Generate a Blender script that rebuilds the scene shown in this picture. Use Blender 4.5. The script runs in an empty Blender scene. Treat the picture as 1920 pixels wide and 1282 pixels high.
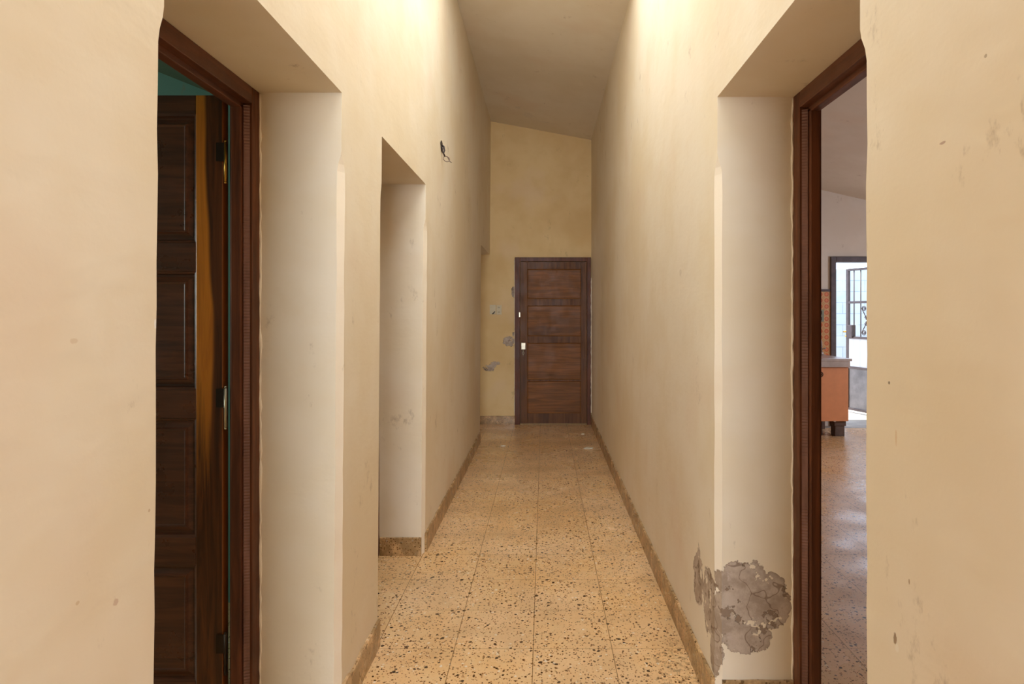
import bpy, bmesh, math, random
from mathutils import Vector, Matrix
random.seed(7)
C = bpy.context.scene.collection
SC = bpy.context.scene

# ---------------------------------------------------------------- camera
cam = bpy.data.cameras.new('camera')
cam.sensor_width = 36.0
cam.lens = 36.0 * 1141.0 / 1920.0
cam.shift_x = -60.0 / 1920.0
cam.shift_y = -53.0 / 1920.0
cam.clip_start = 0.02
camo = bpy.data.objects.new('camera', cam)
camo.location = (0, 0, 1.40)
camo.rotation_euler = (math.radians(90), 0, 0)
C.objects.link(camo)
SC.camera = camo

# ---------------------------------------------------------------- view and daylight
SC.view_settings.view_transform = 'Standard'
SC.view_settings.look = 'None'
SC.view_settings.gamma = 1.0
SC.view_settings.exposure = 0.0
SC.view_settings.use_curve_mapping = False

w = bpy.data.worlds.new('sky'); SC.world = w; w.use_nodes = True
bg = w.node_tree.nodes['Background']
bg.inputs[0].default_value = (0.64, 0.77, 1.0, 1)
bg.inputs[1].default_value = 4.5

def lamp(name, kind, loc, energy, color=(1, 1, 1), size=None, target=None, angle=None):
    l = bpy.data.lights.new(name, kind); l.energy = energy; l.color = color
    if kind == 'AREA':
        l.shape = 'RECTANGLE'; l.size, l.size_y = size
    if angle is not None: l.angle = angle
    o = bpy.data.objects.new(name, l); o.location = loc; C.objects.link(o)
    if target is not None:
        o.rotation_euler = (Vector(target) - Vector(loc)).to_track_quat('-Z', 'Y').to_euler()
    return o

# high sun over the courtyard
lamp('sun', 'SUN', (2, 0, 12), 11.0, (1.0, 0.95, 0.88), target=(2.8, -1.8, 0), angle=0.01)
# daylight through the skylight over the near corridor and through the hall's back window
lamp('skylight_daylight', 'AREA', (-0.05, 2.40, 3.70), 23.0, (0.75, 0.89, 1.0), (0.95, 3.0), (-0.05, 2.40, 0))
lamp('hall_window_daylight', 'AREA', (0.0, -4.9, 1.9), 262.0, (0.79, 0.87, 0.97), (1.9, 1.6), (0, 0, 1.9))
# added lamps just inside the side rooms stand in for daylight; no windows there
lamp('kitchen_added_daylight', 'AREA', (5.9, 4.9, 1.6), 80.0, (0.72, 0.80, 1.0), (1.6, 1.1), (3, 4.6, 1.3))
lamp('bedroom_added_daylight', 'AREA', (-4.35, 1.3, 1.6), 30.0, (0.90, 1.0, 0.95), (1.2, 1.0), (-1.5, 1.6, 1.6))
lamp('back_room_added_daylight', 'AREA', (-2.9, 6.8, 1.5), 5.0, (0.95, 0.98, 1.0), (0.8, 0.8), (-1, 7.0, 1.2))

# ================================================================ mesh helpers
class MB:
    def __init__(s): s.v = []; s.f = []; s.m = []; s.sm = []
    def poly(s, pts, mi=0, smooth=False):
        n = len(s.v); s.v += [tuple(p) for p in pts]; s.f.append(list(range(n, n + len(pts)))); s.m.append(mi); s.sm.append(smooth)
    def box(s, x0, x1, y0, y1, z0, z1, mi=0, bev=0.0):
        if bev > 0: return s.bbox(x0, x1, y0, y1, z0, z1, bev, mi)
        p = [(x0,y0,z0),(x1,y0,z0),(x1,y1,z0),(x0,y1,z0),(x0,y0,z1),(x1,y0,z1),(x1,y1,z1),(x0,y1,z1)]
        n = len(s.v); s.v += p
        for q in ((0,3,2,1),(4,5,6,7),(0,1,5,4),(1,2,6,5),(2,3,7,6),(3,0,4,7)):
            s.f.append([n+i for i in q]); s.m.append(mi); s.sm.append(False)
    def bbox(s, x0, x1, y0, y1, z0, z1, b, mi=0):
        bm = bmesh.new(); bmesh.ops.create_cube(bm, size=1.0)
        for v in bm.verts:
            v.co = Vector(((x0+x1)/2 + v.co.x*(x1-x0), (y0+y1)/2 + v.co.y*(y1-y0), (z0+z1)/2 + v.co.z*(z1-z0)))
        b = min(b, 0.45*min(x1-x0, y1-y0, z1-z0))
        bmesh.ops.bevel(bm, geom=bm.edges[:], offset=b, segments=2, affect='EDGES', profile=0.5)
        s.add_bm(bm, mi); bm.free()
    def add_bm(s, bm, mi=0, smooth=False):
        bm.verts.index_update(); n = len(s.v)
        s.v += [tuple(v.co) for v in bm.verts]
        for f in bm.faces:
            s.f.append([n+v.index for v in f.verts]); s.m.append(mi); s.sm.append(smooth)
    def loft(s, rings, mi=0, caps=True, smooth=False, edge_mi=None):
        """rings: list of equal-length point lists, closed around"""
        n = len(s.v); k = len(rings[0])
        for r in rings: s.v += [tuple(p) for p in r]
        for i in range(len(rings)-1):
            for j in range(k):
                a = n+i*k+j; b = n+i*k+(j+1) % k
                s.f.append([a, b, b+k, a+k]); s.sm.append(smooth)
                s.m.append(edge_mi(i, j) if edge_mi else mi)
        if caps:
            s.f.append(list(range(n+k-1, n-1, -1))); s.m.append(mi); s.sm.append(False)
            s.f.append([n+(len(rings)-1)*k+j for j in range(k)]); s.m.append(mi); s.sm.append(False)
    def tube(s, pts, r, seg=8, mi=0):
        pts = [Vector(p) for p in pts]; rings = []
        rs = r if isinstance(r, (list, tuple)) else [r]*len(pts)
        up = None
        for i, p in enumerate(pts):
            t = (pts[min(i+1, len(pts)-1)] - pts[max(i-1, 0)]).normalized()
            if up is None:
                up = t.orthogonal().normalized()
            else:
                up = (up - t*up.dot(t)).normalized()
            q = t.cross(up)
            rings.append([p + (up*math.cos(2*math.pi*j/seg) + q*math.sin(2*math.pi*j/seg))*rs[i] for j in range(seg)])
        s.loft(rings, mi, True, True)
    def xform(s, M, start=0):
        for i in range(start, len(s.v)): s.v[i] = tuple(M @ Vector(s.v[i]))

def wloc(o):
    L = Vector((0, 0, 0))
    while o: L = L + o.location; o = o.parent
    return L

def tag(o, label=None, cat=None, group=None, kind=None):
    if label: o['label'] = label
    if cat: o['category'] = cat
    if group: o['group'] = group
    if kind: o['kind'] = kind
    return o

def obj(name, mb, mats, parent=None, label=None, origin=None):
    mats = mats if isinstance(mats, (list, tuple)) else [mats]
    if parent is not None: base = wloc(parent)
    elif origin is not None: base = Vector(origin)
    else: base = Vector((0, 0, 0))
    me = bpy.data.meshes.new(name)
    me.from_pydata([tuple(Vector(p) - base) for p in mb.v], [], mb.f)
    for m in mats: me.materials.append(m)
    me.polygons.foreach_set('material_index', mb.m)
    me.polygons.foreach_set('use_smooth', mb.sm)
    bm = bmesh.new(); bm.from_mesh(me); bmesh.ops.recalc_face_normals(bm, faces=bm.faces[:]); bm.to_mesh(me); bm.free()
    me.update()
    o = bpy.data.objects.new(name, me); C.objects.link(o)
    if parent is not None: o.parent = parent
    else: o.location = base
    if label: o['label'] = label
    return o

def empty(name, loc, label=None, cat=None, group=None, kind=None):
    o = bpy.data.objects.new(name, None); o.empty_display_size = 0.1; C.objects.link(o); o.location = loc
    return tag(o, label, cat, group, kind)

def struct(name, mb, mats): return tag(obj(name, mb, mats), kind='structure')

# ================================================================ materials
def srgb(r, g, b):
    f = lambda c: (c/255/12.92) if c/255 <= 0.04045 else ((c/255+0.055)/1.055)**2.4
    return (f(r), f(g), f(b), 1)

class NT:
    def __init__(s, name):
        s.mat = bpy.data.materials.new(name); s.mat.use_nodes = True
        s.t = s.mat.node_tree; s.b = s.t.nodes['Principled BSDF']
        s.pos = s.n('ShaderNodeNewGeometry').outputs['Position']
    def n(s, typ, **kw):
        x = s.t.nodes.new(typ)
        for k, v in kw.items(): setattr(x, k, v)
        return x
    def put(s, sock, v):
        if isinstance(v, bpy.types.NodeSocket): s.t.links.new(v, sock)
        else: sock.default_value = v
    def math(s, op, a, b=0.0, c=None, clamp=False):
        x = s.n('ShaderNodeMath', operation=op, use_clamp=clamp)
        s.put(x.inputs[0], a); s.put(x.inputs[1], b)
        if c is not None: s.put(x.inputs[2], c)
        return x.outputs[0]
    def vmath(s, op, a, b):
        x = s.n('ShaderNodeVectorMath', operation=op); s.put(x.inputs[0], a); s.put(x.inputs[1], b)
        return x.outputs[1] if op in ('LENGTH', 'DISTANCE') else x.outputs[0]
    def noise(s, scale=5, detail=4, rough=0.55, vec=None, stretch=None, dist=0.0, color=False):
        v = vec if vec is not None else s.pos
        if stretch: v = s.vmath('MULTIPLY', v, stretch)
        x = s.n('ShaderNodeTexNoise'); s.put(x.inputs['Vector'], v)
        x.inputs['Scale'].default_value = scale; x.inputs['Detail'].default_value = detail
        x.inputs['Roughness'].default_value = rough; x.inputs['Distortion'].default_value = dist
        return x.outputs[1] if color else x.outputs[0]
    def ss(s, v, a, b, lo=0.0, hi=1.0):
        x = s.n('ShaderNodeMapRange', interpolation_type='SMOOTHSTEP'); s.put(x.inputs[0], v)
        x.inputs[1].default_value = a; x.inputs[2].default_value = b; x.inputs[3].default_value = lo; x.inputs[4].default_value = hi
        return x.outputs[0]
    def mix(s, f, a, b, blend='MIX'):
        x = s.n('ShaderNodeMix', data_type='RGBA', blend_type=blend); s.put(x.inputs[0], f); s.put(x.inputs[6], a); s.put(x.inputs[7], b)
        return x.outputs[2]
    def sep(s, v=None):
        x = s.n('ShaderNodeSeparateXYZ'); s.put(x.inputs[0], v if v is not None else s.pos); return x.outputs
    def bump(s, h, strength=0.3, dist=0.01, prev=None):
        x = s.n('ShaderNodeBump'); x.inputs['Strength'].default_value = strength; x.inputs['Distance'].default_value = dist
        s.put(x.inputs['Height'], h)
        if prev is not None: s.put(x.inputs['Normal'], prev)
        return x.outputs[0]
    def out(s, color=None, rough=None, normal=None, metal=None, spec=None, coat=None):
        if color is not None: s.put(s.b.inputs['Base Color'], color)
        if rough is not None: s.put(s.b.inputs['Roughness'], rough)
        if normal is not None: s.put(s.b.inputs['Normal'], normal)
        if metal is not None: s.put(s.b.inputs['Metallic'], metal)
        if spec is not None: s.put(s.b.inputs['Specular IOR Level'], spec)
        if coat is not None: s.put(s.b.inputs['Coat Weight'], coat)
        return s.mat

def blob_mask(n, blobs, nz, amp):
    """union of noise-edged ellipsoids in world space: (cx,cy,cz,rx,ry,rz)"""
    best = None
    for (cx, cy, cz, rx, ry, rz) in blobs:
        d = n.vmath('SUBTRACT', n.pos, (cx, cy, cz)); d = n.vmath('DIVIDE', d, (rx, ry, rz))
        L = n.vmath('LENGTH', d, (0, 0, 0))
        best = L if best is None else n.math('MINIMUM', best, L)
    off = n.math('MULTIPLY', n.math('SUBTRACT', nz, 0.5), amp)
    return n.math('ADD', best, off)          # < 1 inside

def plaster(name, base, tint, rough=0.62, bare=None, stains=None, amp=1.3, rag=9, bare_light=False, bare_warm=False, specks=()):
    n = NT(name)
    big = n.noise(1.1, 4, 0.6); mid = n.noise(6, 5, 0.6); fine = n.noise(90, 3, 0.6)
    smear = n.noise(2.2, 4, 0.6, stretch=(1, 1, 3.0))
    c = n.mix(n.ss(big, 0.38, 0.66), base, tint)
    c = n.mix(n.math('MULTIPLY', n.ss(mid, 0.5, 0.75), 0.40), c, tint)
    pink = n.noise(1.7, 2, 0.5, vec=n.vmath('ADD', n.pos, (7, 3, 1)))
    c = n.mix(n.math('MULTIPLY', n.ss(pink, 0.55, 0.75), 0.30), c, srgb(228, 200, 172))
    # small scuffs and grime of the paint
    sc = n.noise(7, 6, 0.72, vec=n.vmath('ADD', n.pos, (3.3, 9.1, 4.4)), stretch=(1, 1, 0.6))
    c = n.mix(n.math('MULTIPLY', n.ss(sc, 0.62, 0.72), 0.40), c, srgb(150, 120, 86))
    for (sx, sy, sz, ry, rz, col) in specks:
        d = n.vmath('DIVIDE', n.vmath('SUBTRACT', n.pos, (sx, sy, sz)), (0.05 if ry < 0.05 else 0.3, ry, rz))
        L = n.math('ADD', n.vmath('LENGTH', d, (0, 0, 0)), n.math('MULTIPLY', n.math('SUBTRACT', n.noise(150, 2, 0.5), 0.5), 0.9))
        c = n.mix(n.math('MULTIPLY', n.ss(L, 0.75, 1.15, 1, 0), 0.75), c, col)
    h = n.math('ADD', n.math('MULTIPLY', mid, 0.9), n.math('MULTIPLY', fine, 0.05))
    h = n.math('ADD', h, n.math('MULTIPLY', smear, 1.2))
    nz = n.noise(rag, 8, 0.68, vec=n.vmath('ADD', n.pos, (1.7, 2.1, 0.4)))
    if stains:
        m = n.ss(blob_mask(n, stains, n.noise(5, 5, 0.6), 1.2), 0.6, 1.25, 1, 0)
        c = n.mix(n.math('MULTIPLY', m, 0.16), c, srgb(206, 170, 116))
    if bare:
        d = blob_mask(n, bare, nz, amp)
        # islands of paint left standing inside the broken area
        isl = n.ss(n.noise(17, 5, 0.6, vec=n.vmath('ADD', n.pos, (5, 5, 5))), 0.600, 0.610)
        m = n.math('MULTIPLY', n.ss(d, 0.985, 1.0, 1, 0), n.math('SUBTRACT', 1.0, isl))
        g1 = n.mix(n.ss(n.noise(11, 6, 0.7), 0.35, 0.65), srgb(158, 142, 124), srgb(200, 184, 166))
        g1 = n.mix(n.ss(n.noise(19, 4, 0.6, vec=n.vmath('ADD', n.pos, (2, 2, 8))), 0.60, 0.68), g1, srgb(196, 180, 166))
        deep = n.ss(n.noise(14, 5, 0.65, vec=n.vmath('ADD', n.pos, (9, 1, 3))), 0.585, 0.60)
        g1 = n.mix(n.math('MULTIPLY', deep, 0.8), g1, srgb(112, 92, 72))
        crack = n.math('ABSOLUTE', n.math('SUBTRACT', n.noise(5, 3, 0.5, vec=n.vmath('ADD', n.pos, (4, 6, 2))), 0.5))
        g1 = n.mix(n.ss(crack, 0.002, 0.007, 0.7, 0), g1, srgb(92, 72, 56))
        g1 = n.mix(n.ss(d, 0.90, 0.985, 0, 0.35), g1, srgb(112, 92, 74))
        if bare_light: g1 = n.mix(0.85, g1, srgb(236, 224, 204))
        if bare_warm: g1 = n.mix(0.25, g1, srgb(180, 146, 118))
        c = n.mix(m, c, g1)
        hh = n.math('ADD', n.math('MULTIPLY', m, -0.6), n.math('MULTIPLY', n.math('MULTIPLY', m, deep), -0.9))
        nrm = n.bump(n.math('ADD', hh, n.math('MULTIPLY', n.noise(60, 4, 0.7), n.math('MULTIPLY', m, 0.25))), 0.8, 0.006)
        nrm = n.bump(h, 0.22, 0.012, nrm)
    else:
        nrm = n.bump(h, 0.22, 0.012)
    return n.out(c, rough, nrm, spec=0.25)

def wood(name, dark, light, axis='z', scale=1.0, rough=0.35, figure=0.5, gloss=0.4, seed=0.0):
    n = NT(name)
    st = {'z': (14, 14, 0.9), 'x': (0.9, 14, 14), 'y': (14, 0.9, 14)}[axis]
    p = n.vmath('ADD', n.pos, (seed, seed*1.7, seed*0.6))
    g = n.noise(2.2*scale, 7, 0.62, vec=p, stretch=st, dist=0.8)
    st2 = {'z': (3, 3, 0.5), 'x': (0.5, 3, 3), 'y': (3, 0.5, 3)}[axis]
    b = n.noise(1.6*scale, 3, 0.5, vec=p, stretch=st2, dist=1.2)
    c = n.mix(n.ss(g, 0.34, 0.68), dark, light)
    c = n.mix(n.math('MULTIPLY', n.ss(b, 0.52, 0.70), figure), c, tuple(x*0.35 for x in dark[:3])+(1,))
    nrm = n.bump(g, 0.25, 0.003)
    return n.out(c, n.ss(n.noise(8, 4, 0.6), 0.2, 0.8, rough-0.08, rough+0.14), nrm, spec=gloss)

def terrazzo(name, tiles=True, grime=0.0):
    n = NT(name)
    big = n.noise(1.3, 5, 0.6); mid = n.noise(16, 6, 0.7); fin = n.noise(140, 3, 0.7)
    base = n.mix(n.ss(big, 0.35, 0.65), srgb(234, 187, 130), srgb(238, 198, 152))
    base = n.mix(n.math('MULTIPLY', n.ss(mid, 0.42, 0.72), 0.55), base, srgb(232, 200, 152))
    base = n.mix(n.math('MULTIPLY', n.ss(fin, 0.45, 0.75), 0.35), base, srgb(206, 162, 102))
    if tiles:
        X = n.sep()
        tx = n.math('FLOOR', n.math('DIVIDE', n.math('SUBTRACT', X[0], -0.0452), 0.3295))
        ty = n.math('FLOOR', n.math('DIVIDE', n.math('SUBTRACT', X[1], 2.544), 0.3310))
        cv = n.n('ShaderNodeCombineXYZ'); n.put(cv.inputs[0], tx); n.put(cv.inputs[1], ty)
        wn = n.n('ShaderNodeTexWhiteNoise', noise_dimensions='3D'); n.put(wn.inputs['Vector'], cv.outputs[0])
        base = n.mix(n.math('MULTIPLY', wn.outputs[0], 0.22), base, srgb(196, 150, 92))
    chip = None
    for (sc, cut, r, col, off) in ((60, 0.86, 0.34, srgb(236, 216, 186), 1.0), (130, 0.80, 0.45, srgb(150, 100, 56), 5.0), (105, 0.86, 0.46, srgb(112, 72, 34), 9.0), (80, 0.87, 0.40, srgb(92, 58, 28), 2.0), (33, 0.78, 0.25, srgb(62, 40, 22), 0.0), (46, 0.82, 0.28, srgb(76, 48, 24), 3.0)):
        dv = n.vmath('ADD', n.vmath('ADD', n.pos, (off, off*0.37, off*0.2)), n.vmath('MULTIPLY', n.noise(60, 3, 0.6, color=True), (0.016, 0.016, 0.016)))
        vo = n.n('ShaderNodeTexVoronoi', feature='F1', voronoi_dimensions='3D'); n.put(vo.inputs['Vector'], dv); vo.inputs['Scale'].default_value = sc
        sc3 = n.n('ShaderNodeSeparateColor'); n.put(sc3.inputs[0], vo.outputs['Color'])
        on = n.math('GREATER_THAN', sc3.outputs[0], cut)
        rad = n.math('MULTIPLY', n.math('ADD', n.math('MULTIPLY', sc3.outputs[1], 0.7), 0.5), r)
        ins = n.ss(n.math('SUBTRACT', rad, vo.outputs['Distance']), -0.01, 0.02)
        m = n.math('MULTIPLY', on, ins)
        base = n.mix(m, base, col)
    c = base
    # wear and dirt trodden in
    dirt = n.noise(2.6, 4, 0.5, vec=n.vmath('ADD', n.pos, (11, 4, 0.37)))
    c = n.mix(n.math('MULTIPLY', n.ss(dirt, 0.42, 0.80), 0.50), c, srgb(168, 132, 92))
    if grime: c = n.mix(n.math('MULTIPLY', n.ss(n.noise(14, 6, 0.7), 0.25, 0.6), grime), c, srgb(118, 90, 52))
    nrm = n.bump(n.noise(5, 3, 0.5), 0.12, 0.01)
    nrm = n.bump(n.noise(55, 4, 0.7), 0.10, 0.002, nrm)
    if tiles:
        def line(v, o, s_):
            q = n.math('DIVIDE', n.math('SUBTRACT', v, o), s_)
            q = n.math('ABSOLUTE', n.math('SUBTRACT', q, n.math('ROUND', q)))
            return q
        lx = n.ss(line(X[0], -0.0452, 0.3295), 0.0032, 0.0068, 1, 0)
        ly = n.ss(line(X[1], 2.544, 0.3310), 0.0026, 0.006, 1, 0)
        c = n.mix(n.math('MULTIPLY', lx, 0.85), c, srgb(120, 84, 40))
        c = n.mix(n.math('MULTIPLY', ly, 0.62), c, srgb(128, 92, 50))
        # broken black stain in one corner tile
        bs = blob_mask(n, [(0.63, 2.36, 0, 0.22, 0.28, 0.5)], n.noise(8, 6, 0.7), 2.2)
        c = n.mix(n.math('MULTIPLY', n.ss(bs, 0.7, 1.0, 1, 0), n.ss(n.noise(45, 4, 0.7), 0.48, 0.62, 0, 0.5)), c, srgb(70, 46, 26))
    r = n.ss(dirt, 0.3, 0.75, 0.20, 0.42)
    return n.out(c, r, nrm, spec=0.5)

def plain(name, col, rough=0.5, metal=0.0, var=0.12, bump=0.1, scale=12, spec=0.5):
    n = NT(name)
    a = n.noise(scale, 5, 0.6)
    c = n.mix(n.ss(a, 0.3, 0.75), col, tuple(x*(1-var*2) for x in col[:3])+(1,))
    return n.out(c, rough, n.bump(a, bump, 0.003), metal=metal, spec=spec)

CREAM, CREAM2 = srgb(238, 223, 199), srgb(231, 212, 180)
M = {}
M['wall'] = plaster('cream_wall_paint', CREAM, CREAM2, 
    specks=[(-0.70, 0.986, 0.933, 0.006, 0.006, srgb(206, 176, 150)), (-0.70, 1.082, 1.382, 0.0035, 0.009, srgb(246, 242, 236)), (-0.70, 0.905, 0.97, 0.004, 0.003, srgb(212, 184, 144)),
            (-0.70, 0.895, 1.36, 0.008, 0.004, srgb(222, 198, 166)), (-0.70, 1.068, 1.055, 0.003, 0.003, srgb(196, 166, 128))])
RB = [(0.685, 2.106, 0.46, 0.10, 0.07, 0.09), (0.74, 2.106, 0.45, 0.10, 0.07, 0.055), (0.665, 2.106, 0.37, 0.09, 0.07, 0.10), (0.78, 2.106, 0.385, 0.085, 0.07, 0.075),
      (0.69, 2.106, 0.285, 0.09, 0.07, 0.06), (0.60, 2.36, 0.375, 0.05, 0.08, 0.115), (0.60, 2.22, 0.36, 0.05, 0.08, 0.12), (0.605, 2.14, 0.30, 0.03, 0.05, 0.17), (0.60, 2.17, 0.19, 0.03, 0.03, 0.06)]
M['wall_right'] = plaster('cream_wall_paint_with_bare_render', CREAM, CREAM2, bare=RB, amp=1.5, rag=11, bare_warm=True,
    specks=[(0.60, 1.058, 1.28, 0.0032, 0.0032, srgb(110, 84, 60)), (0.60, 1.040, 0.845, 0.005, 0.010, srgb(132, 98, 62)), (0.60, 1.034, 0.832, 0.005, 0.008, srgb(240, 228, 206)),
            (0.60, 0.827, 1.75, 0.0028, 0.0028, srgb(170, 148, 122)), (0.60, 0.916, 1.657, 0.007, 0.0022, srgb(176, 140, 120)), (0.60, 1.037, 1.19, 0.003, 0.016, srgb(220, 188, 146)), (0.60, 1.00, 0.96, 0.002, 0.005, srgb(150, 116, 76))])
M['strip_right'] = plaster('pale_corner_repair_paint_with_bare_render', srgb(247, 233, 212), srgb(243, 227, 203), bare=RB, amp=1.5, rag=11, bare_warm=True)
M['wall_end'] = plaster('cream_wall_paint_end_dimmed', srgb(230, 198, 142), srgb(218, 182, 124),  # darker, yellower copy of the cream; far-end dimness put into the colour
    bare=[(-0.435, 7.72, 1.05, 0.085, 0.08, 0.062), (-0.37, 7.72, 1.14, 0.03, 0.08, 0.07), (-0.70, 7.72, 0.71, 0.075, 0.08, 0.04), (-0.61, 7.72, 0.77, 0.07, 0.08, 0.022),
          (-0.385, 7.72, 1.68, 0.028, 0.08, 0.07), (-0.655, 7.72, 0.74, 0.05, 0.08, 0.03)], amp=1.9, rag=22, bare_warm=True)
M['strip'] = plaster('pale_corner_repair_paint', srgb(247, 233, 212), srgb(243, 227, 203))
M['ceiling'] = plaster('ceiling_paint', srgb(238, 226, 206), srgb(230, 216, 192),
    bare=[(-0.19, 7.2, 3.75, 0.06, 0.09, 0.1), (0.03, 7.35, 3.71, 0.12, 0.02, 0.1), (-0.30, 7.0, 3.75, 0.03, 0.05, 0.1)], amp=1.6, rag=22, bare_light=True)
M['hall'] = plaster('hall_tan_paint', srgb(176, 150, 116), srgb(168, 140, 104))  # unseen hall walls kept dark to cut bounce onto the near corridor
M['teal'] = plaster('teal_wall_paint', srgb(116, 156, 140), srgb(104, 144, 128))
M['teal_c'] = plaster('dull_green_ceiling_paint', srgb(84, 98, 74), srgb(76, 88, 66))
M['kit'] = plaster('kitchen_wall_paint', srgb(226, 212, 194), srgb(218, 202, 182))
M['floor'] = terrazzo('terrazzo_floor_tiles')
M['skirt'] = terrazzo('terrazzo_skirting', tiles=False, grime=0.75)
M['frame'] = wood('dark_red_brown_door_frame_wood', srgb(86, 50, 31), srgb(114, 66, 41), 'z', 1.2, 0.42, 0.4, 0.25)
M['frame_x'] = wood('dark_red_brown_head_wood', srgb(86, 50, 31), srgb(114, 66, 41), 'y', 1.2, 0.42, 0.4, 0.4)
M['walnut'] = wood('dark_walnut_panel', srgb(78, 48, 34), srgb(108, 66, 44), 'x', 1.2, 0.30, 0.10, 0.5, 3.1)
M['walnut_z'] = wood('dark_walnut_stile', srgb(74, 46, 30), srgb(104, 64, 40), 'z', 1.2, 0.30, 0.10, 0.5, 5.1)
M['end_wood'] = wood('worn_brown_board', srgb(108, 68, 32), srgb(140, 88, 44), 'x', 1.0, 0.45, 0.5, 0.22, 1.3)
M['end_wood_z'] = wood('worn_brown_stile', srgb(92, 58, 32), srgb(118, 76, 42), 'z', 1.0, 0.45, 0.5, 0.22, 2.3)

def two_tone():
    n = NT('walnut_stile_with_honey_sapwood')
    X = n.sep()
    g = n.noise(2.6, 7, 0.62, stretch=(14, 14, 0.8), dist=0.8)
    wob = n.noise(1.1, 3, 0.5, vec=n.vmath('MULTIPLY', n.pos, (1, 1, 1.0)))
    dark = n.mix(n.ss(g, 0.34, 0.68), srgb(66, 36, 18), srgb(108, 60, 28))
    sap = n.mix(n.ss(g, 0.30, 0.70), srgb(214, 138, 44), srgb(182, 110, 34))
    edge = n.math('ADD', X[0], n.math('MULTIPLY', n.math('SUBTRACT', wob, 0.5), 0.10))
    m = n.ss(edge, -1.112, -1.098, 1, 0)
    zf = n.ss(n.math('ADD', X[2], n.math('MULTIPLY', n.math('SUBTRACT', g, 0.5), 0.9)), 0.75, 1.25)
    m = n.math('MULTIPLY', m, zf)
    e2 = n.ss(X[0], -1.0645, -1.0605)
    c = n.mix(m, dark, sap)
    c = n.mix(e2, c, srgb(150, 86, 36))
    return n.out(c, 0.28, n.bump(g, 0.2, 0.003), spec=0.5)
M['stile'] = two_tone()

def comb():
    n = NT('varnished_rebate_with_saw_marks')
    X = n.sep()
    q = n.math('SINE', n.math('MULTIPLY', X[2], 620.0))
    q = n.math('MULTIPLY', q, n.ss(n.noise(3, 3, 0.6), 0.35, 0.6))
    c = n.mix(n.ss(n.noise(20, 4, 0.6, stretch=(1, 1, 0.2)), 0.3, 0.7), srgb(112, 72, 60), srgb(140, 98, 86))
    return n.out(c, 0.3, n.bump(q, 0.5, 0.002), spec=0.7)
M['comb'] = comb()
M['steel'] = plain('brushed_steel', srgb(206, 192, 182), 0.34, 0.55, 0.1)
M['brass'] = plain('old_brass', srgb(206, 158, 70), 0.3, 0.9, 0.2)
M['dark_metal'] = plain('dark_hinge_metal', srgb(62, 46, 34), 0.45, 0.6, 0.2)
M['silver'] = plain('worn_silver_lock', srgb(206, 194, 168), 0.35, 0.7, 0.15)
M['gate'] = plain('grey_brown_gate_paint', srgb(92, 78, 76), 0.5, 0.2, 0.15)
M['gate_sheet'] = plain('weathered_grey_sheet_metal', srgb(130, 124, 122), 0.5, 0.3, 0.22, scale=5)
M['orange'] = plain('orange_laminate', srgb(228, 150, 100), 0.42, 0, 0.04, 0.03)
M['block'] = plain('dark_block_leg', srgb(112, 88, 74), 0.8, 0, 0.25, 0.4)
M['paper'] = plain('white_paper_scrap', srgb(232, 222, 200), 0.8, 0, 0.05)
M['plastic'] = plain('cream_plastic', srgb(214, 196, 156), 0.45, 0, 0.06)
M['slot'] = plain('dark_slot', srgb(70, 56, 44), 0.7, 0, 0.1)
M['wire'] = plain('dark_wire_insulation', srgb(52, 38, 34), 0.5, 0, 0.1)
M['copper'] = plain('grey_wire_end', srgb(150, 130, 120), 0.4, 0.7, 0.1)
M['concrete'] = plain('grey_concrete', srgb(176, 166, 154), 0.75, 0, 0.16, 0.4, 6)
M['outlet2'] = plain('green_grey_plate', srgb(140, 140, 112), 0.5, 0, 0.1)
M['trim_dark'] = plain('dark_tile_border', srgb(70, 46, 34), 0.35, 0, 0.1)
M['roof'] = plain('roof_concrete', srgb(150, 140, 130), 0.9, 0, 0.1)
M['plant'] = plain('pale_green_leaves', srgb(120, 160, 84), 0.6, 0, 0.2)

def retro_tile():
    n = NT('orange_ring_patterned_tile')
    X = n.sep()
    def cell(v, o, s_=0.0765):
        q = n.math('DIVIDE', n.math('SUBTRACT', v, o), s_); return n.math('SUBTRACT', q, n.math('ROUND', q))
    def dist(ox, oz):
        a = cell(X[0], ox); b = cell(X[2], oz)
        return n.math('SQRT', n.math('ADD', n.math('MULTIPLY', a, a), n.math('MULTIPLY', b, b)))
    d = dist(3.523, 0.9535); d2 = dist(3.523+0.038, 0.9535+0.038)
    base = n.mix(n.ss(n.noise(30, 3, 0.5), 0.3, 0.7), srgb(216, 166, 112), srgb(206, 154, 100))
    ring = n.math('MULTIPLY', n.ss(d, 0.15, 0.19), n.ss(d, 0.34, 0.38, 1, 0))
    c = n.mix(ring, base, srgb(208, 104, 64))
    c = n.mix(n.ss(d, 0.10, 0.14, 1, 0), c, srgb(226, 130, 80))
    r2 = n.math('MULTIPLY', n.ss(d2, 0.08, 0.11), n.ss(d2, 0.16, 0.19, 1, 0))
    c = n.mix(n.math('MULTIPLY', r2, 0.6), c, srgb(190, 132, 70))
    return n.out(c, 0.25, spec=0.5)
M['tile'] = retro_tile()

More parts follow.
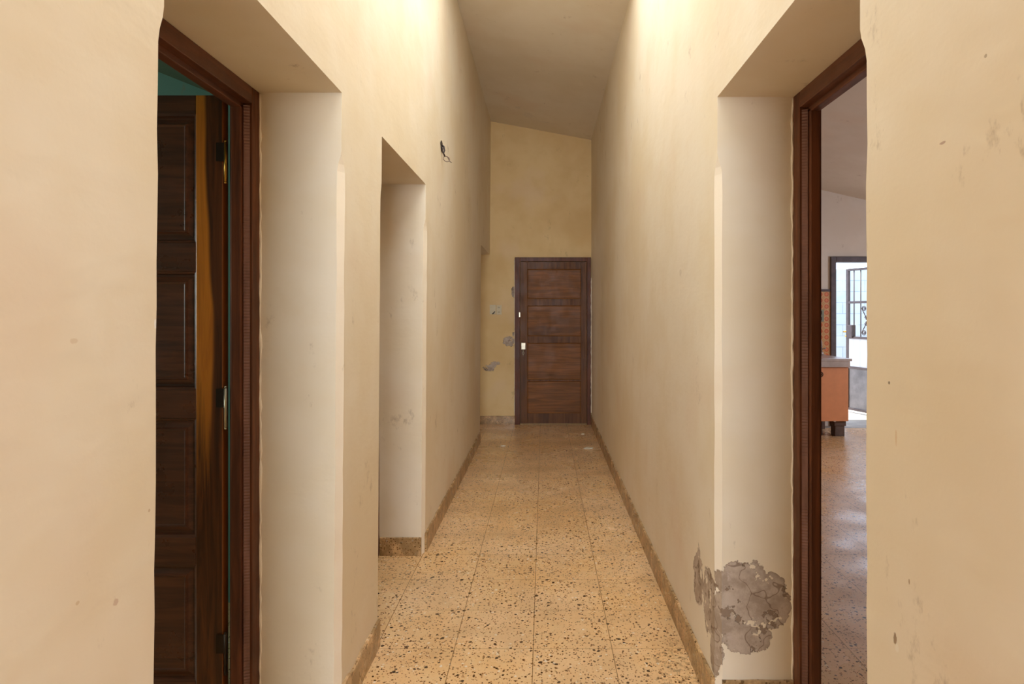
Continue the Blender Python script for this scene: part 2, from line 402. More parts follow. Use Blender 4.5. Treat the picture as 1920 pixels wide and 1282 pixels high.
def blockwall():
    n = NT('pale_blue_white_block_wall')
    br = n.n('ShaderNodeTexBrick'); X = n.sep()
    cv = n.n('ShaderNodeCombineXYZ'); n.put(cv.inputs[0], n.math('ADD', X[0], X[1])); n.put(cv.inputs[1], X[2])
    n.put(br.inputs['Vector'], cv.outputs[0])
    br.inputs['Scale'].default_value = 1.0; br.inputs['Brick Width'].default_value = 0.4; br.inputs['Row Height'].default_value = 0.2
    br.inputs['Mortar Size'].default_value = 0.006
    br.inputs['Color1'].default_value = srgb(180, 192, 200); br.inputs['Color2'].default_value = srgb(172, 186, 196); br.inputs['Mortar'].default_value = srgb(140, 154, 168)
    return n.out(n.mix(n.ss(n.noise(4, 4, 0.6), 0.4, 0.7), br.outputs[0], srgb(186, 192, 194)), 0.85, spec=0.2)
M['blockwall'] = blockwall()

def pane():
    m = bpy.data.materials.new('frosted_white_gate_pane'); m.use_nodes = True; t = m.node_tree
    t.nodes.remove(t.nodes['Principled BSDF']); o = t.nodes['Material Output']
    a = t.nodes.new('ShaderNodeBsdfDiffuse'); a.inputs[0].default_value = (0.85, 0.86, 0.88, 1)
    b = t.nodes.new('ShaderNodeBsdfTranslucent'); b.inputs[0].default_value = (0.85, 0.86, 0.88, 1)
    x = t.nodes.new('ShaderNodeMixShader'); x.inputs[0].default_value = 0.5
    t.links.new(a.outputs[0], x.inputs[1]); t.links.new(b.outputs[0], x.inputs[2]); t.links.new(x.outputs[0], o.inputs[0])
    return m
M['pane'] = pane()

# ================================================================ the shell
YE = 7.72                       # end wall
def xl(z, x=-0.70): return x + 0.0066*z           # the left wall leans a little
def zc(x): return 3.714 - 0.185*x                 # sloping ceiling of the corridor and hall

def pier(mb, side, y0, y1, xf, xb, cut0=None, cut1=None, ztop=2.15, zc_=1.885):
    """a stretch of wall between openings; the corners at y0/y1 are cut below zc_ (cut=(into wall, along wall))"""
    def ring(z, k):
        lean = 0.0066*z if side == 'L' else 0.0
        f, b = xf + lean, xb
        s = -1 if side == 'L' else 1
        c0 = cut0 or (0, 0); c1 = cut1 or (0, 0)
        e = 0.0006
        a0 = (c0[0]*k + e, c0[1]*k + e); a1 = (c1[0]*k + e, c1[1]*k + e)
        return [(f + s*a0[0], y0, z), (f, y0 + a0[1], z), (f, y1 - a1[1], z), (f + s*a1[0], y1, z), (b, y1, z), (b, y0, z)]
    zs = [(-0.02, 1.0)]
    rnd = random.Random(int(y0*100)+5)
    for i in range(1, 24): zs.append((zc_*i/24, 1.0 + rnd.uniform(-0.12, 0.12)))
    zs += [(zc_, 1.0), (zc_+0.025, 0.75), (zc_+0.05, 0.2), (zc_+0.07, 0.0), (ztop, 0.0)]
    rings = [ring(z, k) for z, k in zs]
    ns = len(rings)
    def em(i, j):
        if zs[i][0] < zc_+0.04 and ((j == 0 and cut0) or (j == 2 and cut1)): return 1
        return 0
    mb.loft(rings, 0, True, False, em)

def strip_x(mb, y0, y1, zb, side, xf, xb, top):
    """wall above the openings, leaning with the left wall"""
    lean = 0.0066 if side == 'L' else 0.0
    p = lambda x, z, ln: x + ln*z
    for_ = [(p(xf, zb, lean), zb), (p(xf, top, lean), top), (xb, top), (xb, zb)]
    mb.loft([[(x, y0, z) for x, z in for_], [(x, y1, z) for x, z in for_]], 0)

# left wall, thick 0.34
lw = MB()
pier(lw, 'L', -0.80, 1.101, -0.70, -1.04, None, (0.015, 0.016))
pier(lw, 'L', 2.065, 2.575, -0.70, -1.04, (0.014, 0.036), (0.015, 0.016))
pier(lw, 'L', 3.530, 6.633, -0.70, -1.04, (0.013, 0.050), None)
strip_x(lw, -0.80, YE, 2.15, 'L', -0.70, -1.04, 3.95)
struct('wall_left', lw, [M['wall'], M['strip']])
# right wall, thick 0.33
rw = MB()
pier(rw, 'R', -0.80, 1.156, 0.60, 0.93, None, (0.022, 0.024), zc_=1.87)
pier(rw, 'R', 2.106, YE, 0.60, 0.93, (0.0156, 0.036), None)
strip_x(rw, -0.80, YE, 2.15, 'R', 0.60, 0.93, 3.75)
struct('wall_right', rw, [M['wall_right'], M['strip_right']])
# end wall
ew = MB(); ew.box(-3.2, 0.94, YE, YE+0.2, -0.02, 4.4)
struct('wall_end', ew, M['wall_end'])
# floor of the house, one continuous tiled floor
fl = MB(); fl.box(-4.6, 6.2, -5.2, 7.46, -0.12, 0.0); fl.box(-4.6, 3.0, 7.46, YE+0.1, -0.12, 0.0)
struct('floor', fl, M['floor'])
th = MB(); th.box(3.0, 6.2, 7.46, 8.02, -0.12, 0.001)
struct('threshold', th, M['concrete'])
# ceiling of corridor and hall with the skylight hole over the near corridor
ce = MB()
def slab(x0, x1, y0, y1, t=0.15):
    ce.loft([[(x0, y0, zc(x0)), (x1, y0, zc(x1)), (x1, y0, zc(x1)+t), (x0, y0, zc(x0)+t)], [(x0, y1, zc(x0)), (x1, y1, zc(x1)), (x1, y1, zc(x1)+t), (x0, y1, zc(x0)+t)]])
slab(-1.2, 1.0, 3.95, YE+0.2); slab(-3.2, 3.2, -5.2, -0.6); slab(-1.2, 1.0, -0.6, 0.85); slab(-1.2, -0.56, 0.85, 3.95); slab(0.46, 1.0, 0.85, 3.95)
struct('ceiling', ce, M['ceiling'])
# frosted skylight pane, its glow added as emission in place of the sky above
skm = NT('frosted_skylight_pane'); skm.out((0.9, 0.92, 0.95, 1), 0.6)
skm.b.inputs['Emission Color'].default_value = (0.90, 0.95, 1.0, 1); skm.b.inputs['Emission Strength'].default_value = 3.0
sp = MB(); sp.loft([[(-0.60, y, zc(-0.60)+0.10), (0.50, y, zc(0.50)+0.10), (0.50, y, zc(0.50)+0.16), (-0.60, y, zc(-0.60)+0.16)] for y in (0.81, 3.99)])
struct('skylight_window', sp, skm.mat)
# the hall behind the viewer: side walls and a back wall with a window hole
hw = MB()
hw.box(-3.2, -3.0, -5.2, -0.6, -0.02, 4.4); hw.box(3.0, 3.2, -5.2, -0.6, -0.02, 4.4)
hw.box(-3.2, -0.70, -0.80, -0.60, -0.02, 4.4); hw.box(0.60, 3.2, -0.80, -0.60, -0.02, 4.4)
hw.box(-3.2, -1.0, -5.2, -5.0, -0.02, 4.4); hw.box(1.0, 3.2, -5.2, -5.0, -0.02, 4.4)
hw.box(-1.0, 1.0, -5.2, -5.0, -0.02, 1.0); hw.box(-1.0, 1.0, -5.2, -5.0, 2.8, 4.4)
struct('wall_hall', hw, M['hall'])

# bedroom (left, through the open panelled door): teal walls
bd = MB()
bd.box(-4.6, -1.04, 2.95, 3.10, -0.02, 4.2); bd.box(-4.6, -1.04, -0.5, -0.35, -0.02, 4.2)
bd.box(-4.75, -4.6, -0.5, 3.1, -0.02, 4.2)
bd.box(-1.052, -1.041, -0.35, 1.10, 0.0, 4.2); bd.box(-1.052, -1.041, 2.066, 2.95, 0.0, 4.2); bd.box(-1.052, -1.041, 1.10, 2.066, 2.152, 4.2)
struct('wall_bedroom', bd, M['teal'])
bc = MB()
def zb(x): return 2.24 + (-1.04-x)*0.40
bc.loft([[(-1.04, y, zb(-1.04)), (-4.6, y, zb(-4.6)), (-4.6, y, zb(-4.6)+0.1), (-1.04, y, zb(-1.04)+0.1)] for y in (-0.4, 2.98)])
struct('ceiling_bedroom', bc, M['teal_c'])
# little back room beside the end wall
br_ = MB()
br_.box(-3.2, -3.0, 5.4, YE, -0.02, 3.0); br_.box(-3.2, -1.04, 5.3, 5.45, -0.02, 3.0); br_.box(-3.2, -1.03, 5.3, YE, 2.7, 2.85)
struct('wall_back_room', br_, M['wall'])

# kitchen (right, through the open doorway)
XK = 6.0
kw = MB()
KY = 7.60
kw.box(0.93, 3.577, KY, KY+0.14, -0.02, 3.7); kw.box(4.72, XK+0.2, KY, KY+0.14, -0.02, 3.7); kw.box(3.577, 4.72, KY, KY+0.14, 2.106, 3.7)
kw.box(XK, XK+0.2, -0.6, KY, -0.02, 3.7); kw.box(0.93, XK, -0.8, -0.6, -0.02, 3.7)
kw.box(0.9305, 0.94, -0.6, 1.156, 0, 3.7); kw.box(0.9305, 0.94, 2.106, KY, 0, 3.7); kw.box(0.9305, 0.94, 1.156, 2.106, 2.152, 3.7)
struct('wall_kitchen', kw, M['kit'])
kc = MB()
def zk(x): return 3.60 - 0.228*(x-0.595)
kc.loft([[(0.93, y, zk(0.93)), (XK+0.2, y, zk(XK+0.2)), (XK+0.2, y, zk(XK+0.2)+0.12), (0.93, y, zk(0.93)+0.12)] for y in (-0.8, KY+0.14)])
struct('ceiling_kitchen', kc, M['kit'])
tl = MB(); tl.box(0.945, 3.575, KY-0.012, KY, 0.85, 1.675)
struct('trim_1', tl, M['tile'])
tb = MB(); tb.box(0.945, 3.575, KY-0.018, KY, 1.675, 1.705)
struct('trim_2', tb, M['trim_dark'])

# ---- terrazzo skirting with a slightly ragged plaster edge above it
def skirt(mb, a, b, nrm, h=0.115, t=0.011, step=0.05, amp=0.004, seed=1):
    a = Vector(a); b = Vector(b); nrm = Vector(nrm); L = (b-a).length; k = max(2, int(L/step)); rnd = random.Random(seed)
    rings = []
    for i in range(k+1):
        p = a + (b-a)*i/k; dz = rnd.uniform(-amp, amp)
        q = p + nrm*t; p2 = p - nrm*0.01
        rings.append([(p2.x, p2.y, 0), (q.x, q.y, 0), (q.x, q.y, h-0.003+dz), (p.x+nrm.x*(t-0.003), p.y+nrm.y*(t-0.003), h+dz), (p2.x, p2.y, h+dz)])
    mb.loft(rings)
sk = MB()
skirt(sk, (-0.700, 2.10, 0), (-0.700, 2.563, 0), (1, 0, 0), seed=2, amp=0.007)
skirt(sk, (-0.700, 3.575, 0), (-0.700, 6.633, 0), (1, 0, 0), seed=3, amp=0.005)
skirt(sk, (-0.95, 3.530, 0), (-0.712, 3.530, 0), (0, -1, 0), h=0.105, seed=4, amp=0.001)
skirt(sk, (-0.95, 2.065, 0), (-0.714, 2.065, 0), (0, -1, 0), h=0.105, seed=14, amp=0.001)
skirt(sk, (-0.70, -0.6, 0), (-0.70, 1.086, 0), (1, 0, 0), seed=5)
struct('baseboard_left', sk, M['skirt'])
sk = MB()
skirt(sk, (0.600, 2.14, 0), (0.600, YE, 0), (-1, 0, 0), seed=6, h=0.12, amp=0.004)
skirt(sk, (0.616, 2.106, 0), (0.86, 2.106, 0), (0, -1, 0), h=0.135, seed=7, amp=0.002)
skirt(sk, (0.60, -0.6, 0), (0.60, 1.13, 0), (-1, 0, 0), seed=8)
struct('baseboard_right', sk, M['skirt'])
sk = MB()
skirt(sk, (-1.3, YE, 0), (-0.372, YE, 0), (0, -1, 0), h=0.105, t=0.016, seed=9, amp=0.002)
struct('baseboard_end', sk, M['skirt'])

# ================================================================ doors
def panelled(parent, x0, x1, yf, th, z0, z1, stiles, rails, m_st, m_rail, m_panel, raised=0.0):
    """a leaf parallel to the end wall, its seen face at y=yf; stiles=(left,right) widths; rails=[(zlo,zhi),...]; panels lie between rails"""
    s1, s2 = stiles
    mb = MB(); mb.box(x0, x0+s1, yf, yf+th, z0, z1, bev=0.003); obj('stile', mb, m_st[0], parent)
    mb = MB(); mb.box(x1-s2, x1, yf, yf+th, z0, z1, bev=0.003); obj('stile', mb, m_st[1], parent)
    for (a, b) in rails:
        mb = MB(); mb.box(x0+s1, x1-s2, yf+0.001, yf+th-0.001, a, b, bev=0.003); obj('rail', mb, m_rail, parent)
    for i in range(len(rails)-1):
        lo, hi = rails[i][1], rails[i+1][0]
        mb = MB(); px0, px1 = x0+s1, x1-s2
        if raised:
            yr = yf + 0.016
            mb.box(px0-0.004, px1+0.004, yr, yf+th-0.006, lo-0.004, hi+0.004)
            # quarter moulding round the opening
            def fr(a, d, y): return [(px0+a, y, lo+a), (px1-a, y, lo+a), (px1-a, y, hi-a), (px0+a, y, hi-a)]
            def band(r1, r2):
                for j in range(4): mb.poly([r1[j], r1[(j+1) % 4], r2[(j+1) % 4], r2[j]])
            band(fr(0.0, 0, yf+0.003), fr(0.006, 0, yf+0.005)); band(fr(0.006, 0, yf+0.005), fr(0.010, 0, yr))
            b0 = 0.016; b1 = raised
            # fielded centre: bevel rising to a flat field with a small step
            band(fr(b0, 0, yr), fr(b1-0.006, 0, yf+0.010)); band(fr(b1-0.006, 0, yf+0.010), fr(b1-0.002, 0, yf+0.0035)); band(fr(b1-0.002, 0, yf+0.0035), fr(b1+0.002, 0, yf+0.0035))
            band(fr(b1+0.002, 0, yf+0.0035), fr(b1+0.006, 0, yf+0.0065))
            mb.poly(fr(b1+0.006, 0, yf+0.0065))
        else:
            mb.box(px0-0.004, px1+0.004, yf+0.012, yf+th-0.012, lo-0.004, hi+0.004)
            def fr(a, y): return [(px0+a, y, lo+a), (px1-a, y, lo+a), (px1-a, y, hi-a), (px0+a, y, hi-a)]
            r1, r2 = fr(0.0, yf+0.004), fr(0.010, yf+0.012)
            for j in range(4): mb.poly([r1[j], r1[(j+1) % 4], r2[(j+1) % 4], r2[j]])
        obj('panel', mb, m_panel, parent)

# ---- end door (closed)
D1 = empty('door_1', (0.115, YE-0.02, 0), 'closed four-panel brown wooden door in the end wall of the corridor', 'door', kind='structure')
fz = 2.112
f1 = MB()
f1.box(-0.369, -0.303, YE-0.045, YE+0.02, 0.0, fz, bev=0.004); f1.box(0.543, 0.592, YE-0.045, YE+0.02, 0.0, fz, bev=0.004)
f1.box(-0.303, 0.543, YE-0.045, YE+0.02, 2.060, fz, bev=0.004)
obj('door_frame', f1, M['frame'], D1)
lf = empty('door_leaf', (0, 0, 0)); lf.parent = D1; lf.location = (0, 0, 0)
# rails from the bottom up
panelled(lf, -0.300, 0.540, YE-0.032, 0.03, 0.012, 2.057, (0.090, 0.074),
         [(0.012, 0.142), (0.546, 0.568), (1.030, 1.116), (1.502, 1.588), (1.962, 2.057)], (M['end_wood_z'], M['end_wood_z']), M['end_wood_z'], M['end_wood'])
lk = MB(); lk.box(-0.288, -0.232, YE-0.052, YE-0.031, 0.948, 1.034, bev=0.004); lk.tube([(-0.258, YE-0.052, 1.008), (-0.258, YE-0.066, 1.008)], 0.010, 12)
obj('lock_case', lk, M['silver'], lf, 'silvery rim lock case')
ky = MB(); ky.tube([(-0.262, YE-0.06, 0.948), (-0.262, YE-0.062, 0.918)], [0.004, 0.004], 8)
ky.tube([(-0.262+0.010*math.sin(t*math.pi/6), YE-0.064, 0.905-0.016*math.cos(t*math.pi/6+math.pi)) for t in range(13)], 0.003, 6)
ky.tube([(-0.262, YE-0.062, 0.888), (-0.262, YE-0.062, 0.862)], 0.0025, 6)
obj('key', ky, M['silver'], lf, 'small silvery key hanging at the lock')
bt = MB(); bt.box(-0.318, -0.297, YE-0.056, YE-0.044, 1.355, 1.420, bev=0.003)
obj('bolt_catch', bt, M['silver'], D1, 'small pale metal catch on the frame')

# ---- left doorway 1: frame and leaf swung open into the bedroom
def side_frame(name, side, xo, y0, y1, ztop, loc, parent):
    """door frame across a side opening. xo: corridor face; steps go outwards (s)"""
    s = -1 if side == 'L' else 1
    X = lambda d: xo + s*d
    def bx(mb, d0, d1, ya, yb, za, zb_, mi=0):
        xa, xb = sorted((X(d0), X(d1))); mb.box(xa, xb, ya, yb, za, zb_, mi, bev=0.0025)
    mb = MB()
    # outer member (thin lip seen from the corridor) and deeper stop member, both jambs
    bx(mb, 0.0, 0.075, y1-0.052, y1-0.0005, 0, ztop-0.0005); bx(mb, 0.0, 0.075, y0+0.0005, y0+0.052, 0, ztop-0.0005)
    bx(mb, 0.030, 0.062, y1-0.072, y1-0.050, 0, ztop-0.06); bx(mb, 0.030, 0.062, y0+0.050, y0+0.072, 0, ztop-0.06)
    obj('jamb', mb, M['frame'], parent)
    mb = MB()
    bx(mb, 0.0, 0.075, y0+0.052, y1-0.052, ztop-0.055, ztop-0.0005); bx(mb, 0.030, 0.062, y0+0.052, y1-0.052, ztop-0.072, ztop-0.050)
    obj('head', mb, M['frame_x'], parent)
    mb = MB()
    # the shiny saw-marked rebate moulding
    for (ya, yb, q) in ((y1-0.052, y1-0.058, 1), (y0+0.052, y0+0.058, 1)):
        za, zb_ = 0.0, ztop-0.062
        mb.poly([(X(0.008), ya, za), (X(0.026), yb, za), (X(0.026), yb, zb_), (X(0.008), ya, zb_)])
        mb.poly([(X(0.026), yb, za), (X(0.032), ya, za), (X(0.032), ya, zb_), (X(0.026), yb, zb_)])
    obj('rebate', mb, M['comb'], parent, 'reddish shiny saw-marked moulding')

D2 = empty('door_2', (-1.0, 1.58, 0), 'dark panelled door swung open into the teal room on the left', 'door', kind='structure')
side_frame('frame', 'L', -0.965, 1.101, 2.065, 2.15, None, D2)
leaf = empty('door_leaf', (0, 0, 0)); leaf.parent = D2
LX1, LX0, LY = -1.060, -1.060-0.84, 2.009
panelled(leaf, LX0, LX1, LY, 0.036, 0.012, 2.122, (0.092, 0.090),
         [(0.012, 0.185), (0.569, 0.662), (1.053, 1.150), (1.539, 1.636), (2.060, 2.122)], (M['walnut_z'], M['stile']), M['walnut'], M['walnut'], raised=0.036)
def hinge(parent, x, y, z0, z1, mat, lab):
    h = MB(); zm = (z0+z1)/2
    h.tube([(x, y, z0), (x, y, z1)], 0.0052, 10); h.tube([(x, y, z0-0.006), (x, y, z0)], 0.0038, 8); h.tube([(x, y, z1), (x, y, z1+0.006)], 0.0038, 8)
    h.box(x-0.030, x-0.003, y-0.0035, y-0.0005, zm+0.002, z1-0.002, 1)
    obj('hinge', h, [mat, M['dark_metal']], parent, lab)
hinge(leaf, -1.0495, 2.006, 1.835, 1.965, M['brass'], 'brass upper hinge')
hinge(leaf, -1.0495, 2.006, 1.025, 1.155, M['silver'], 'dull metal middle hinge')
hinge(leaf, -1.0495, 2.006, 0.215, 0.345, M['dark_metal'], 'dark lower hinge')

# ---- left doorway 2 and the one by the end wall: closed plain panelled doors set deep
for nm, y0, y1, lab in (('door_3', 2.575, 3.530, 'door set deep in the second left-hand opening, only its frame edge showing'),):
    D = empty(nm, (-1.0, (y0+y1)/2, 0), lab, 'door', kind='structure')
    side_frame('frame', 'L', -0.955, y0, y1, 2.15, None, D)
    L = MB(); L.box(-1.035, -1.0, y0+0.054, y1-0.054, 0.01, 2.093, bev=0.003)
    for za, zb_ in ((0.2, 0.9), (1.1, 1.95)): L.box(-1.0, -0.993, y0+0.16, y1-0.16, za, zb_, bev=0.004)
    obj('door_leaf', L, M['walnut_z'], D)

# ---- right doorway: frame only, leaf taken out of view (opens into the kitchen)
D4 = empty('door_4', (0.9, 1.63, 0), 'dark brown door frame of the open kitchen doorway on the right', 'door frame', kind='structure')
side_frame('frame', 'R', 0.862, 1.156, 2.106, 2.15, None, D4)

# ================================================================ small things in the corridor
# wires hanging from a hole high on the left wall
wx = xl(2.49)
W = empty('dangling_wire', (wx, 4.06, 2.42), 'short dark electric wires looping out of a hole high on the left wall', 'wire')
hb = MB()
bmh = bmesh.new(); bmesh.ops.create_circle(bmh, cap_ends=True, segments=14, radius=0.5)
for v in bmh.verts: v.co = Vector((wx+0.0035, 4.05+v.co.x*0.085*(1+0.3*math.sin(v.co.y*9)), 2.515+v.co.y*0.075))
hb.add_bm(bmh); bmh.free(); obj('wall_hole', hb, M['slot'], W)
t1 = MB(); t1.tube([(wx+0.0, 4.05, 2.525), (wx+0.018, 4.045, 2.51), (wx+0.022, 4.05, 2.485), (wx+0.016, 4.04, 2.465), (wx+0.022, 4.06, 2.450)], 0.0055, 8)
t1.tube([(wx+0.0, 4.04, 2.51), (wx+0.012, 4.035, 2.495), (wx+0.010, 4.04, 2.475), (wx+0.02, 4.05, 2.455)], 0.0045, 8)
obj('cable', t1, M['wire'], W)
t2 = MB()
pts = [(wx+0.020, 4.065, 2.452)] + [(wx+0.030+0.018*math.sin(a), 4.075+0.02*math.sin(a), 2.436-0.018*math.cos(a)+0.0) for a in [math.pi*(0.9-0.18*i) for i in range(12)]] + [(wx+0.050, 4.10, 2.424), (wx+0.060, 4.11, 2.420)]
t2.tube(pts, 0.0026, 8); obj('wire_end', t2, M['copper'], W, 'thin curled grey wire end')

# double outlet low on the end wall
O = empty('wall_outlet', (-0.575, YE, 1.385), 'cream double socket outlet on the end wall left of the door', 'outlet')
p = MB(); p.box(-0.604, -0.536, YE-0.010, YE, 1.388, 1.508, bev=0.003); obj('socket_plate', p, M['plastic'], O)
for zz in (1.478, 1.420):
    h = MB(); h.box(-0.590, -0.550, YE-0.0125, YE-0.0095, zz-0.013, zz+0.013, bev=0.002); sk_ = obj('socket', h, M['plastic'], O)
    h = MB(); h.box(-0.582, -0.577, YE-0.0135, YE-0.0122, zz-0.008, zz+0.008); h.box(-0.563, -0.558, YE-0.0135, YE-0.0122, zz-0.008, zz+0.008); obj('slot', h, M['slot'], sk_)
B = MB(); B.box(-0.688, -0.612, YE-0.004, YE, 1.392, 1.512, bev=0.0015); obj('blank_plate', B, M['plastic'], O, 'painted-over blank plate beside the sockets')
B = MB(); B.poly([(-0.665, YE-0.006, 1.395), (-0.645, YE-0.006, 1.392), (-0.618, YE-0.006, 1.425), (-0.622, YE-0.006, 1.434)]); B.poly([(-0.665, YE-0.005, 1.395), (-0.645, YE-0.005, 1.392), (-0.618, YE-0.005, 1.425), (-0.622, YE-0.005, 1.434)])
obj('broken_gap', B, M['slot'], O, 'dark broken corner of the blank plate')

# scraps on the floor
def scrap(x, y, w_, d_, lab, seed):
    r = random.Random(seed); n = 9; top = []; bot = []
    for i in range(n):
        a = 2*math.pi*i/n; k = r.uniform(0.7, 1.1)
        top.append((x+math.cos(a)*w_/2*k, y+math.sin(a)*d_/2*k, 0.004+r.uniform(0, 0.006))); bot.append((top[-1][0], top[-1][1], 0.0005))
    m = MB(); m.loft([bot, top]); tag(obj('paper_scrap', m, M['paper'], origin=(x, y, 0)), lab, 'scrap', 'white scraps on the corridor floor')
scrap(0.467, 6.33, 0.115, 0.075, 'largest white scrap lying on the floor near the right skirting', 1)
scrap(-0.435, 6.44, 0.055, 0.03, 'small white scrap lying on the floor near the left wall', 2)
scrap(0.455, 7.07, 0.04, 0.03, 'tiny white fleck on the floor just before the end door', 3)

# ================================================================ kitchen things
K = empty('sink_cabinet', (3.0, 7.2, 0), 'orange kitchen sink cabinet on block legs beyond the right doorway', 'cabinet')
kx0, kx1, ky0 = 1.9, 3.455, 6.905
b = MB(); b.box(kx0, kx1-0.01, ky0+0.02, 7.585, 0.178, 0.80); obj('body', b, M['orange'], K)
for xa, xb in ((kx0+0.01, 2.93), (2.94, kx1)):
    d = MB(); d.box(xa, xb, ky0, ky0+0.019, 0.180, 0.792, bev=0.003); dd = obj('cabinet_door', d, M['orange'], K)
    hx = 3.135 if xb == kx1 else 2.86
    h = MB(); h.tube([(hx+0.026*math.cos(a*math.pi/8), ky0-0.010, 0.712+0.026*math.sin(a*math.pi/8)) for a in range(17)], 0.005, 8)
    h.tube([(hx, ky0-0.002, 0.712), (hx, ky0-0.016, 0.712)], 0.014, 12)
    obj('ring_pull', h, M['dark_metal'], dd, 'round dark metal pull')
    g = MB(); g.box(xb-0.165, xb-0.145, ky0-0.003, ky0+0.01, 0.172, 0.184); obj('hinge', g, M['steel'], dd)
for (xa, xb, ya, yb) in ((3.325, 3.435, 6.95, 7.06), (1.95, 2.06, 6.95, 7.06), (3.31, 3.42, 7.40, 7.50)):
    l = MB(); l.box(xa, xb, ya, yb, 0.0, 0.178, bev=0.006); l.box(xa-0.012, xb+0.012, ya-0.01, yb+0.01, 0.12, 0.178, bev=0.005); obj('leg', l, M['block'], K)
l = MB(); l.tube([(3.20, 7.06, 0), (3.20, 7.06, 0.178)], [0.03, 0.022], 12); obj('leg', l, M['block'], K)

CT = MB()
# stainless worktop: front apron, rim and sunken bowl
wx0, wx1, wy0, wy1, wz = 1.86, 3.480, 6.87, 7.588, 0.892
CT.box(wx0, wx1-0.02, wy0+0.006, wy0+0.016, 0.795, wz-0.03, bev=0.002)
CT.box(wx1-0.03, wx1-0.02, wy0+0.01, wy1, 0.80, wz-0.03)
CT.box(wx0, wx1, wy0, wy0+0.07, wz-0.030, wz, bev=0.003); CT.box(wx0, wx1, wy1-0.09, wy1, wz-0.030, wz+0.004, bev=0.003)
CT.box(wx0, 2.60, wy0+0.07, wy1-0.09, wz-0.03, wz, bev=0.002); CT.box(3.19, wx1, wy0+0.07, wy1-0.09, wz-0.03, wz, bev=0.002)
CT.box(2.60, 3.19, wy0+0.07, wy1-0.09, 0.802, 0.81)
CT.box(2.60, 2.61, wy0+0.07, wy1-0.09, 0.802, wz-0.004); CT.box(3.18, 3.19, wy0+0.07, wy1-0.09, 0.802, wz-0.004)
tag(obj('sink_countertop', CT, M['steel'], origin=(2.67, 7.2, 0.795)), 'stainless steel sink worktop resting on the orange cabinet', 'countertop')

F = empty('faucet', (3.12, 7.50, wz), 'chrome swan-neck faucet at the back of the sink worktop', 'faucet')
f = MB(); f.tube([(3.408, 7.47, wz+0.002), (3.408, 7.47, wz+0.04)], [0.026, 0.018], 14); obj('base', f, M['steel'], F)
f = MB(); f.tube([(3.408, 7.47, wz+0.03), (3.408, 7.47, wz+0.15), (3.402, 7.466, wz+0.17), (3.385, 7.458, wz+0.185), (3.28, 7.49, wz+0.20), (3.20, 7.45, wz+0.205), (3.14, 7.42, wz+0.195), (3.13, 7.41, wz+0.165)], 0.009, 12); obj('spout', f, M['steel'], F)
f = MB(); f.tube([(3.408, 7.46, wz+0.075), (3.435, 7.42, wz+0.085)], [0.006, 0.009], 8); obj('handle', f, M['steel'], F)
F.location = (3.12, 7.50, wz)

KO = empty('wall_outlet', (3.47, KY-0.012, 1.30), 'grey-green outlet plate on the orange-ringed kitchen tiles', 'outlet')
p = MB(); p.box(3.38, 3.487, KY-0.022, KY-0.011, 1.300, 1.450, bev=0.003); obj('socket_plate', p, M['outlet2'], KO)
for zz in (1.412, 1.338):
    h = MB(); h.box(3.405, 3.462, KY-0.026, KY-0.0215, zz-0.022, zz+0.022, bev=0.003); obj('socket', h, M['slot'], KO)

# outer door frame of the kitchen
D5 = empty('door_5', (4.15, KY, 0), 'dark frame of the kitchen door that stands open to the yard', 'door frame', kind='structure')
f = MB()
f.box(3.572, 3.637, KY-0.03, KY+0.14, 0.0, 2.112, bev=0.004); f.box(4.66, 4.725, KY-0.03, KY+0.14, 0.0, 2.112, bev=0.004); f.box(3.637, 4.66, KY-0.03, KY+0.14, 2.045, 2.112, bev=0.004)
obj('door_frame', f, M['gate'], D5)

# yard: ground, block wall, metal gate standing open
gr = MB(); gr.box(-2, 14, 8.02, 16, -0.15, -0.005)
struct('ground', gr, M['concrete'])
yw = MB(); yw.box(2.0, 12.0, 11.0, 11.2, -0.02, 2.20); yw.box(7.4, 7.6, 7.74, 11.0, -0.02, 2.2)
struct('wall_yard', yw, M['blockwall'])

G = empty('metal_gate', (4.62, 7.72, 0), 'open grey metal gate with scrollwork outside the kitchen door', 'gate')
Fp, Hp = Vector((4.356, 8.75, 0)), Vector((4.66, 7.76, 0))
dr = (Hp-Fp); GL = dr.length; ang = math.atan2(dr.y, dr.x)
GM = Matrix.Translation(Fp) @ Matrix.Rotation(ang, 4, 'Z')
GM2 = GM
def gobj(name, mb, mat, par, lab=None):
    mb.xform(GM); return obj(name, mb, mat, par, lab)
gt = 0.018
m = MB(); m.box(0, 0.045, -gt, gt, 0.03, 2.04, bev=0.002); m.box(GL-0.045, GL, -gt, gt, 0.03, 2.04, bev=0.002)
for z in (0.03, 0.62, 1.045, 1.545, 2.01): m.box(0.045, GL-0.045, -gt, gt, z, z+0.032, bev=0.002)
gobj('gate_frame', m, M['gate'], G)
m = MB(); m.box(0.04, GL-0.04, -0.004, 0.002, 0.05, 0.625); gobj('sheet_panel', m, M['gate_sheet'], G, 'solid grey sheet in the lower gate')
m = MB(); m.box(0.04, GL-0.04, -0.010, -0.004, 0.648, 1.05); gobj('white_pane', m, M['pane'], G, 'bright white frosted pane')
nb = 7
for i in range(nb):
    t = 0.128 + 0.12*i
    m = MB(); m.tube([(t, 0.004, 0.64), (t, 0.004, 2.02)], 0.0075, 8); gobj('bar', m, M['gate'], G)
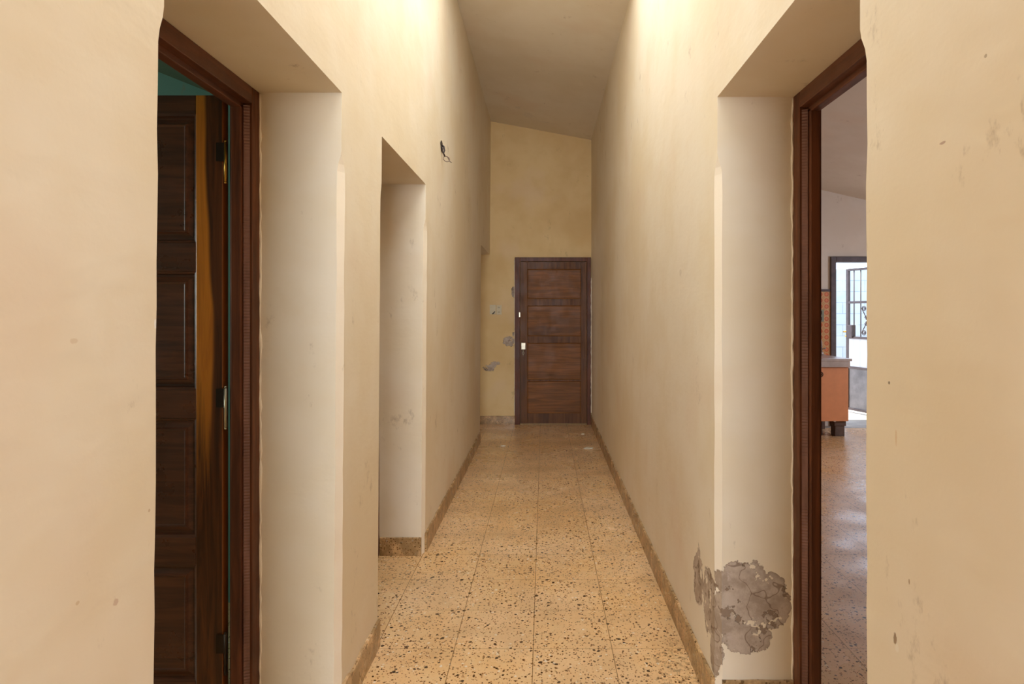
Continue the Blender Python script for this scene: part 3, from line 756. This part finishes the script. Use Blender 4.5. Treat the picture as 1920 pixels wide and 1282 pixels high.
# scroll ornament between the middle rails
def scroll(x0, z0, sx, sz):
    pts = []
    for i in range(26):
        a = i/25*3.4*math.pi; r = 0.038*(1-i/25*0.75)
        pts.append((x0 + sx*(0.038 - r*math.cos(a)), -0.014, z0 + sz*(r*math.sin(a))))
    return pts
sxm = 0.385
m = MB()
for sx in (-1, 1):
    for sz, zz in ((1, 1.47), (-1, 1.14)):
        P = scroll(sxm - sx*0.10, zz, sx, sz)
        m.tube([(sxm, -0.014, 1.305)] + [(sxm - sx*0.05, -0.014, 1.305 + (zz-1.305)*0.5)] + P, 0.006, 8)
m.tube(scroll(sxm-0.05, 1.34, 1, 1), 0.005, 6); m.tube(scroll(sxm-0.05, 1.27, 1, -1), 0.005, 6)
gobj('scrollwork', m, M['gate'], G)
m = MB(); m.box(0.03, 0.13, -0.040, 0.03, 1.06, 1.24, bev=0.004); lc = gobj('lock_box', m, M['gate'], G)
m = MB(); m.tube([(0.03, -0.03, 1.145), (-0.035, -0.035, 1.140)], [0.012, 0.009], 10); gobj('latch', m, M['brass'], lc, 'small brass latch'); m = MB(); m.tube([(0.02, -0.045, 1.08), (0.02, -0.03, 1.08)], 0.012, 10); gobj('keyhole', m, M['brass'], lc)

# eave added out of view over the kitchen door to keep sun off the step
ev = MB(); ev.box(2.5, 6.4, KY+0.14, 8.50, 2.95, 3.05)
struct('shading_eave', ev, M['roof'])

# ragged bead of plaster along the door frames
def bead(name, x, y, s_, seed, z0=0.11, z1=2.145):
    r = random.Random(seed); m = MB(); pts = []; rs = []
    for i in range(70):
        pts.append((x + r.uniform(-0.002, 0.002), y, z0 + (z1-z0)*i/69)); rs.append(0.0035 + r.uniform(-0.0012, 0.0030))
    m.tube(pts, rs, 6); struct(name, m, M['strip'])
bead('trim_3', -0.963, 2.0655, 1, 3); bead('trim_4', 0.860, 2.1065, 1, 4)
bead('trim_5', 0.5955, YE-0.046, 1, 5, 0.15, 1.85); bead('trim_6', -0.372, YE-0.004, 1, 6, 0.12, 2.09)
# flat roof over the other rooms keeps the sky out
rf = MB(); rf.box(-4.8, -1.0, -0.6, YE+0.2, 4.3, 4.4)
struct('roof', rf, M['roof'])
